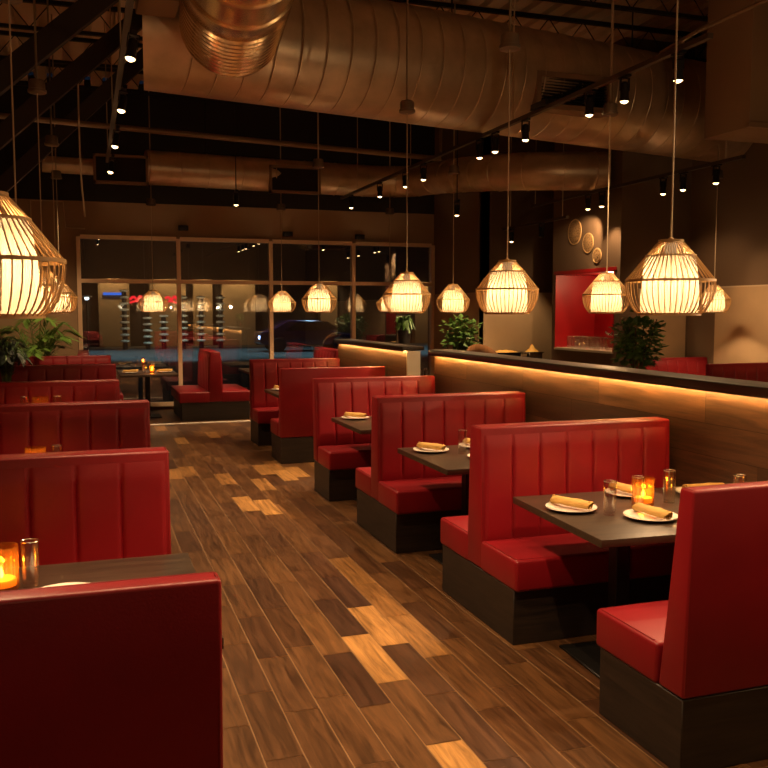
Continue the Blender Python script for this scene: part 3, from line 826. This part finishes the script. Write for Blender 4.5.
for (x0, x1, yy) in ((.17, 1.02, 15.0), (3.05, 3.95, 15.2)):
    g = MB(); z0, z1 = 3.84, 4.30
    g.box(x0, x1, yy - .04, yy + .1, z0, z0 + .04); g.box(x0, x1, yy - .04, yy + .1, z1 - .04, z1); g.box(x0, x0 + .04, yy - .04, yy + .1, z0, z1); g.box(x1 - .04, x1, yy - .04, yy + .1, z0, z1)
    go = g.build('grille_frame', DUCTBOX, t, smooth=0)
    g = MB(); g.box(x0 + .04, x1 - .04, yy + .01, yy + .1, z0 + .04, z1 - .04)
    g.build('grille', WALLBLACK, go, smooth=0)
for p in ((2.0, 15.4), (4.9, 15.6)): MB().cyl((p[0], p[1], zd + .24), (p[0], p[1], ZC), .01, 6).build('hanger_rod', DARKSTEEL, t)
t = thing('plenum_box', 'big brown sheet metal duct box hanging at the top right', 'duct box', (0, 0, 0))
MB().rbox(6.27, 7.6, 7.27, 7.95, 3.62, ZC, .012, 2).build('box_body', DUCTBOX, t)
MB().box(6.23, 7.64, 7.23, 7.27, 3.61, 3.66).build('flange', DUCTBOX, t, smooth=0)
MB().tube([(7.02, 7.27, 4.28), (7.02, 4.6, 4.28)], .52, 44).build('round_outlet', SPIRAL, t)

# pipes
def pipe(label, pts, r, mat=DARKSTEEL, cat='pipe'):
    o = MB().tube(pts, r, 10).build('conduit_pipe', mat); return tag(o, label, cat)
PIPE = plain('brown_pipe', (.20, .12, .06), rough=.45, metal=.5)
pipe('long thin brown pipe crossing above the rear duct', [(-1.62, 11.5, 4.12), (4.7, 11.5, 3.90), (4.75, 11.5, ZC)], .035, PIPE)
pipe('conduit rising to the top right corner from the long right track', [(4.45, 6.2, 3.875), (4.50, 5.8, 3.94), (4.57, 4.2, 3.97), (4.57, -2.6, 3.97)], .016, PIPE)
pipe('hooked conduit hanging at the upper left', smoothpath([(.45, 11, ZC + .165), (.45, 11, 4.75), (.0, 11, 4.78), (-.02, 11, 4.6), (-.02, 11, 3.4), (.02, 11, 2.9)], 2), .010, CORD)
pipe('bent wall conduit left of the window', [(-.86, 16.488, 3.2), (-.86, 16.488, 3.70), (-.33, 16.488, 3.70), (-.30, 16.488, 3.25), (.02, 16.488, 3.24)], .012, CORD)
for k, (x, z) in enumerate(((1.71, 3.30), (3.64, 3.245), (5.06, 3.23))):
    o = MB().rbox(-.09, .09, -.08, 0, -.045, .045, .008, 2).build('wall_sensor', BLACKMETAL, loc=(x, YB, z))
    tag(o, 'small black wall box above the window, ' + ['leftmost of three', 'middle of three', 'rightmost of three'][k], 'sensor', 'wall boxes above the window')
# joists
def joist(label, y):
    t = thing('ceiling_joist', label, 'joist', (0, y, 0), 0, 'open-web roof joists')
    zb = ZC - .38
    b = MB(); b.box(XL, XR, -.03, .03, ZC - .05, ZC); b.build('top_chord', DARKSTEEL, t, smooth=0)
    b = MB(); b.box(XL, XR, -.03, .03, zb, zb + .04); b.build('bottom_chord', DARKSTEEL, t, smooth=0)
    w = MB(); pts = []; x = XL; u = 0
    while x <= XR: pts.append((x, 0, zb + .025 if u % 2 == 0 else ZC - .03)); x += .26; u += 1
    w.tube(pts, .010, 6); w.build('web', DARKSTEEL, t)
for k, y in enumerate((7.7, 9.2, 10.7, 12.2, 13.7, 15.2)):
    joist(['nearest roof joist, ahead of the huge duct', 'roof joist straight above the huge duct', 'roof joist just behind the huge duct', 'roof joist over the far right table', 'roof joist above the rear duct', 'farthest roof joist near the window'][k], y)
BRACE = plain('brown_steel_beam', (.030, .019, .012), rough=.6, metal=.2)
for k, (y, xa, za, xb, zb) in enumerate(((8.0, -1.55, 2.85, .95, 5.1), (10, -1.55, 2.87, 1.25, 5.5), (12, -1.55, 2.75, 1.25, 5.5))):
    o = MB().prism([(-.05, -.09), (.05, -.09), (.05, .09), (-.05, .09)], 0, math.hypot(xb - xa, zb - za), .004, 1).build('roof_brace', BRACE, loc=(xa, y, za))
    o.rotation_euler = (0, -math.atan2(zb - za, xb - xa), 0)
    tag(o, 'diagonal roof brace at the upper left, ' + ['nearest of three', 'middle of three', 'farthest of three'][k], 'beam', 'diagonal roof braces')

# ------------------------------------------------------------------ plants
def pot_mesh(r, h): return MB().lathe([(.0005, 0), (r * .75, 0), (r, h), (r * .93, h), (r * .9, h - .03), (.0005, h - .03)], 28)
def leaf_quad(mb, p, d, up, l, w):
    d = d.normalized(); s = d.cross(up)
    if s.length < 1e-3: s = Vector((1, 0, 0))
    s.normalize(); nrm = s.cross(d)
    a = p; b = p + d * l * .45 + s * w - nrm * w * .25; c = p + d * l; e = p + d * l * .45 - s * w - nrm * w * .25; m = p + d * l * .5 + nrm * w * .15
    mb.add([a, b, c, e, m], [(0, 1, 4), (1, 2, 4), (2, 3, 4), (3, 0, 4)])
def ficus(label, loc, h0, h1, rad, nl, seed, pot=(.2, .4), ll=.11):
    t = thing('leafy_plant', label, 'plant', loc); r = random.Random(seed)
    pot_mesh(*pot).build('pot', POT, t); MB().lathe([(.0005, pot[1] - .035), (pot[0] * .9, pot[1] - .035)], 24).build('soil', SOIL, t)
    st = MB(); tips = []
    for i in range(9):
        a = i * 2.4 + r.uniform(-.3, .3); rr = rad * r.uniform(.3, .85); top = Vector((rr * math.cos(a), rr * math.sin(a), h0 + (h1 - h0) * r.uniform(.35, .95)))
        base = Vector((.03 * math.cos(a), .03 * math.sin(a), pot[1] - .04)); mid = (base + top) * .5 + Vector((-.2 * top.x, -.2 * top.y, .1 * (h1 - h0)))
        pts = smoothpath([base, mid, top], 2); st.tube(pts, .007, 5); tips += pts[len(pts) // 2:]
    st.build('stems', STEM, t)
    fo = MB(); c = Vector((0, 0, (h0 + h1) / 2))
    for i in range(nl):
        while True:
            v = Vector((r.uniform(-1, 1), r.uniform(-1, 1), r.uniform(-1, 1)))
            if .25 < v.length < 1: break
        lump = .8 + .25 * math.sin(v.x * 5 + seed) * math.cos(v.z * 6)
        p = c + Vector((v.x * rad * lump, v.y * rad * lump, v.z * (h1 - h0) / 2 * lump))
        d = Vector((v.x, v.y, v.z * .5 - .1 + r.uniform(-.5, .5))) + Vector((r.uniform(-.6, .6), r.uniform(-.6, .6), 0))
        leaf_quad(fo, p, d, Vector((0, 0, 1)), ll * r.uniform(.7, 1.2), ll * .46)
    fo.build('foliage', LEAF, t, smooth=0)
    return t
def palm(label, loc, h, nf, fl, seed, pot=(.17, .38), tilt=1.0, lw=.012, lm=None):
    t = thing('potted_palm', label, 'plant', loc); r = random.Random(seed)
    pot_mesh(*pot).build('pot', POT, t); MB().lathe([(.0005, pot[1] - .035), (pot[0] * .9, pot[1] - .035)], 24).build('soil', SOIL, t)
    fo = MB(); st = MB()
    for i in range(nf):
        a = i * 2.399 + r.uniform(-.2, .2); out = fl * r.uniform(.35, 1.0) * tilt; top = h * r.uniform(.72, 1.0)
        ca, sa = math.cos(a), math.sin(a)
        p0 = Vector((.02 * ca, .02 * sa, pot[1] - .04)); p1 = Vector((out * .3 * ca, out * .3 * sa, top * .75)); p2 = Vector((out * .75 * ca, out * .75 * sa, top)); p3 = Vector((out * 1.15 * ca, out * 1.15 * sa, top - .10 * r.uniform(.3, 1.5)))
        pts = smoothpath([p0, p1, p2, p3], 2); st.tube(pts, .005, 5)
        n = len(pts)
        for j in range(int(n * .35), n):
            tt = j / (n - 1); d = (pts[min(j + 1, n - 1)] - pts[j - 1]).normalized(); side = d.cross(Vector((0, 0, 1))).normalized()
            for sub in (0, .5):
                p = pts[j - 1].lerp(pts[j], sub)
                for s in (-1, 1):
                    leaf_quad(fo, p, d * .8 + side * s * .9 + Vector((0, 0, -.15)), Vector((0, 0, 1)), fl * .42 * (1.15 - .6 * abs(tt - .6)), lw)
    st.build('stems', LEAF, t); fo.build('fronds', lm or PALMLEAF, t, smooth=0)
    return t
ficus('tall leafy plant before the alcove end wall, lit by the big right lantern', (6.90, 9.95, 0), 1.0, 1.80, .36, 520, 3, (.19, .42))
ficus('dim leafy plant behind the half wall, left of the sideboard', (5.80, 13.25, 0), .95, 1.78, .36, 460, 8, (.19, .42), .10)
palm('feathery palm behind the farthest left bench', (-.72, 14.38, 0), 1.78, 24, .55, 5)
palm('dark spiky potted plant on the left table at the left edge', (-.84, 10.35, .761), .80, 26, .25, 9, (.09, .15), 1.0, .006, plain('dark_palm_leaf', (.008, .016, .006), rough=.7))
o = palm('small spiky plant in a dark pot on the short half wall', (3.74, 10.30, 1.399), .36, 22, .13, 4, (.09, .16), .9, .010, LEAF)

# ------------------------------------------------------------------ alcove bar, buffet, discs, chair
t = thing('alcove_counter', 'pale-edged serving counter inside the red alcove', 'counter', (BX, 0, 0))
MB().box(-.03, .735, NY0 + .013, NY1 - .013, NZ0 - .035, NZ0).build('counter_top', PALE, t, smooth=0)
on = ['first', 'second', 'third', 'fourth', 'fifth', 'sixth', 'seventh']
gl1 = make_glass('x', (0, 0, 0), .05, .19); gl1['group'] = 'glasses in the red alcove'; f1 = True
for j, row in enumerate(('front', 'back')):
    for i in range(7):
        x, y = BX + .10 + j * .14, NY1 - .30 - i * .135
        g = gl1 if f1 else dup(gl1, (0, 0, 0)); f1 = False
        g.location = (x, y, NZ0); g['label'] = 'clear glass on the alcove counter, %s from the left in the %s row' % (on[i], row)
t = thing('glass_pitcher', 'wide clear pitcher at the right end of the alcove counter', 'pitcher', (BX + .20, 11.62, NZ0))
MB().lathe(glass_profile(.12, .19, .004), 32).build('pitcher_body', TUMBLER, t)
MB().tube(smoothpath([(0, -.12, .16), (0, -.19, .15), (0, -.19, .05), (0, -.115, .03)], 2), .008, 8).build('handle', TUMBLER, t)
MB().lathe([(.122, .178), (.125, .19), (.118, .19), (.115, .18)], 32).build('rim', CHROME, t)
t = thing('metal_scoop', 'small silver scoop resting on the clear pitcher', 'scoop', (BX + .18, 11.62, NZ0 + .195))
MB().grid(lambda u, v: (-.06 + .12 * v, -.09 + .18 * u, .01 + .05 * (2 * v - 1) ** 2 + .03 * u), 10, 8).build('scoop_bowl', CHROME, t)
MB().tube([(0, .08, .035), (0, .15, .09)], .008, 8).build('handle', CHROME, t)
WOV = woven_mat('woven_straw', (.26, .15, .06), (.08, .04, .015))
for k, (y, z, r) in enumerate(((12.42, 3.05, .205), (12.02, 2.85, .155), (11.76, 2.64, .115))):
    t = thing('wall_disc', ['largest woven disc, highest above the red alcove', 'middle woven disc above the red alcove', 'smallest woven disc, lowest above the red alcove'][k], 'wall decoration', (BX, y, z), 0, 'woven wall discs')
    M = Matrix.Rotation(-PI / 2, 4, 'Y')
    MB().lathe([(.0005, .028), (r * .3, .030), (r * .55, .016), (r * .8, .022), (r * .94, .012), (r * .94, 0), (.0005, 0)], 36, M).build('woven_face', WOV, t)
    MB().tube([(-.010, r * .95 * math.cos(a * PI / 18), r * .95 * math.sin(a * PI / 18)) for a in range(36)], .009, 7, closed=True).build('rim', BAMBOO, t)
t = thing('sideboard', 'wooden sideboard carrying the buffet dishes at the set-back wall', 'sideboard', (7.10, 13.88, 0))
MB().rbox(-.52, .52, -.25, .25, .08, .93, .006, 1).build('cabinet', BUFFETWOOD, t)
MB().rbox(-.55, .55, -.28, .28, .93, .965, .005, 1).build('counter_top', BLACKMETAL, t)
for s in (-1, 1):
    d = MB().rbox(-.25 + s * .255, .25 + s * .255, -.27, -.25, .12, .90, .004, 1).build('door', BUFFETWOOD, t)
    MB().cyl((s * .05, -.285, .50), (s * .05, -.285, .62), .006, 8).build('handle', CHROME, d)
for s in (-1, 1):
    for q in (-1, 1): MB().box(s * .47 - .025, s * .47 + .025, q * .2 - .025, q * .2 + .025, 0, .08).build('leg', BLACKMETAL, t, smooth=0)
def tray(label, loc, w, body, mound):
    t = thing('serving_dish', label, 'dish', loc)
    prof = [(-.16, .10), (-.13, 0), (.13, 0), (.16, .10)]
    b = MB(); b.rbox(-w, w, -.15, .15, 0, .115, .012, 2); b.rbox(-w - .02, w + .02, -.17, .17, .105, .12, .004, 1); b.build('pan', body, t)
    f = MB()
    r = random.Random(int(w * 1000))
    if mound == 1: f.lathe([(.0005, .25), (.02, .24), (.05, .18), (.10, .14), (.13, .122)], 20)
    else:
        f.grid(lambda u, v: (-w * .9 + 1.8 * w * u, -.13 + .26 * v, .121 + .035 * math.sin(PI * u) * math.sin(PI * v) + .012 * math.sin(23 * u) * math.sin(13 * v)), 24, 12)
    f.build('food', FOOD, t)
    for s in (-1, 1): MB().tube(smoothpath([(s * (w + .015), -.06, .09), (s * (w + .06), -.05, .10), (s * (w + .06), .05, .10), (s * (w + .015), .06, .09)], 2), .007, 6).build('handle', body, t)
tray('black serving dish of yellow food on the sideboard, left', (6.89, 13.86, .966), .25, BLACKMETAL, 0)
tray('silver serving dish with a peaked yellow mound on the sideboard, right', (7.43, 13.86, .966), .13, CHROME, 1)
t = thing('barrel_chair', 'rounded wooden chair back showing over the half wall left of the sideboard', 'chair', (5.74, 12.15, 0))
MB().lathe([(.0005, .40), (.26, .40), (.28, .42), (.27, .47), (.22, .49), (.0005, .49)], 28).build('seat', LEATHER, t)
def bk(u, v):
    a = PI * (-.08 + 1.16 * u); h = .45 + (.42 + .42 * math.sin(PI * min(1, max(0, u))) ** .7) * v
    return (.28 * math.cos(a), .28 * math.sin(a) * 1.0 + .04 * v, h)
bo = MB().grid(bk, 28, 8).build('backrest', CHAIRWOOD, t)
md = bo.modifiers.new('thick', 'SOLIDIFY'); md.thickness = .03; md.offset = 0
for x, y in ((-.19, -.17), (.19, -.17), (-.19, .19), (.19, .19)): MB().cyl((x * 1.1, y * 1.1, 0), (x, y, .41), .016, 8, .022).build('leg', CHAIRWOOD, t)

# ------------------------------------------------------------------ the street outside
o = MB().box(-40, 70, YB + .2, 75, -.2, -.05).build('ground_outside', ASPHALT, smooth=0); tag(o, 'dark paved street beyond the window', 'street', kind='structure')
t = thing('far_building', 'dark building across the street with warm-lit pilasters', 'building', (0, 48, 0))
MB().box(-20, 40, 0, 6, -.05, 7).build('facade', plain('dark_facade', (.03, .022, .018), rough=.8), t, smooth=0)
PIL = plain('facade_stone', (.40, .27, .14), rough=.8, bump=.2, bscale=8)
for k, (a, b) in enumerate(((.60, 2.15), (3.15, 5.0), (5.4, 6.4), (6.9, 8.7), (12.3, 13.3), (17.9, 19.2))):
    MB().rbox(a, b, -.5, 0, -.05, 3.45, .03, 1).build('pilaster', PIL, t)
    spot('pilaster_light', ((a + b) / 2, 46.6, 4.6), ((a + b) / 2, 47.6, 1.4), 130, 75, (1, .62, .28), .7, .1)
BS = emis('blue_sign_light', (.06, .22, 1), .35); RSGN = emis('red_sign_light', (1, .02, .03), .55)
t = thing('lit_shop_sign', 'small blue lit sign on the building across the street', 'sign', (1.30, 47.4, 2.68))
MB().rbox(-.45, .45, 0, .06, -.065, .065, .01, 1).build('sign_face', BS, t)
for k, x in enumerate((2.32, 3.95)):
    t = thing('neon_sign', ['red neon shape across the street, left of the window lantern', 'red neon shape across the street, right of the window lantern'][k], 'sign', (x, 44.6, 2.35))
    s = 1 if k else -1
    MB().tube(smoothpath([(-.3, 0, 0), (-.1, 0, .18), (.05, 0, -.05), (.2, 0, .22), (.32, 0, 0)], 2), .06, 8).build('tube', RSGN, t)
    MB().tube(smoothpath([(-.3, 0, -.15), (0, 0, -.05), (.3, 0, -.15)], 2), .05, 8).build('tube', RSGN, t)
def ringed(label, x, y, z0, z1):  # stand-in posts for blurred ringed reflections in the window panes
    t = thing('ringed_standin_post', label, 'post', (x, y, -.05), 0, 'ringed stand-in posts across the street')
    MB().cyl((0, 0, 0), (0, 0, z1), .12, 14).build('post', BLACKMETAL, t)
    z = z0
    while z < z1: MB().lathe([(.12, z), (.22, z + .03), (.22, z + .09), (.12, z + .12)], 16).build('ring', PALE, t); z += .30
    point('standin_post_light', (x - .2, y - 1.2, 2.0), 5, (1, .8, .5), .1)  # unseen light added in front to show the rings
for k, (x, z0, z1) in enumerate(((1.74, .35, 2.75), (2.80, .25, 1.5), (3.56, .35, 1.65), (4.50, .35, 2.6), (5.35, .35, 2.6), (6.3, .35, 2.65))):
    ringed(['tall ringed stand-in post across the street at the far left', 'short ringed stand-in post across the street under the red neon', 'second short ringed stand-in post across the street, right of the lantern',
            'tall ringed stand-in post seen beside the first window mullion', 'tall ringed stand-in post just right of the first window mullion', 'tall ringed stand-in post seen in the middle of the second pane'][k], x, 44, z0, z1)
t = thing('lamp_post', 'small white lamp on a post across the street by the left window edge', 'street lamp', (.05, 44, -.05))
MB().cyl((0, 0, 0), (0, 0, 2.45), .05, 10).build('post', BLACKMETAL, t)
MB().lathe([(.0005, 2.62), (.22, 2.56), (.26, 2.50), (.0005, 2.50)], 18).build('lamp_shade', PALE, t)
MB().ball((0, 0, 2.46), .11, 12).build('lamp_globe', emis('white_lamp', (.85, .95, 1), 1.2), t)
# parked car
t = thing('parked_car', 'dark violet parked car seen through the third window pane', 'car', (9.6, 40, -.05))
prof = [(-2.2, .35), (-2.15, .75), (-1.25, .92), (-.55, 1.42), (.95, 1.45), (1.75, .98), (2.2, .9), (2.25, .4), (1.9, .28), (-1.9, .28)]
MB().prism(prof, -.85, .85, .07, 3, Matrix.Rotation(PI / 2, 4, 'Z')).build('car_body', CARPAINT, t)
w = MB()
w.add([(-1.12, -.862, .95), (-.52, -.862, 1.36), (.88, -.862, 1.39), (1.5, -.862, .98)], [(0, 3, 2, 1)]); w.build('side_window', CARGLASS, t, smooth=0)
for x in (-1.4, 1.4):
    for y in (-.82, .82):
        MB().lathe([(.0005, -.1), (.30, -.1), (.33, -.07), (.33, .07), (.30, .1), (.0005, .1)], 24, Matrix.Translation((x, y, .33)) @ Matrix.Rotation(PI / 2, 4, 'X')).build('wheel', TYRE, t)
MB().ball((-2.2, -.6, .66), .09, 10).build('headlight', emis('blue_headlight', (.3, .5, 1), 6), t)
for xx in (-3, 4, 11, 18): spot('street_light', (xx, 40, 6), (xx, 39.5, 0), 520, 96, (.45, .82, .92), .35, .3)
spot('car_fill_spot', (9.0, 34, 6.0), (9.6, 40, .8), 60, 60, (.6, .45, 1), .6, .1)  # unseen spot added to light the parked car, no lamp of its own

# ------------------------------------------------------------------ remaining light, world, colour
# alcove downlight
t = thing('alcove_downlight', 'small round downlight in the top of the red alcove', 'downlight', (BX + .50, 12.1, NZ1 - .013))
MB().lathe([(.0005, -.012), (.05, -.012), (.06, -.016), (.065, 0), (.0005, 0)], 20).build('trim_ring', CHROME, t)
MB().lathe([(.0005, -.0165), (.048, -.0165)], 18).build('lens', SPOTLENS, t)
point('alcove_light', (BX + .45, 12.1, NZ1 - .07), 6, (1, .60, .30), .05)
w = bpy.data.worlds.new('night'); S.world = w; w.use_nodes = True
w.node_tree.nodes['Background'].inputs[0].default_value = (.02, .035, .07, 1)
w.node_tree.nodes['Background'].inputs[1].default_value = .05
S.view_settings.view_transform = 'Standard'; S.view_settings.look = 'None'; S.view_settings.gamma = 1
S.view_settings.use_curve_mapping = False; S.view_settings.exposure = 1.78
S.cycles.max_bounces = 8; S.cycles.diffuse_bounces = 4; S.cycles.glossy_bounces = 4; S.cycles.transparent_max_bounces = 16; S.cycles.transmission_bounces = 6
S.cycles.use_denoising = True; S.cycles.caustics_reflective = False; S.cycles.caustics_refractive = False
S.cycles.sample_clamp_indirect = 4.0
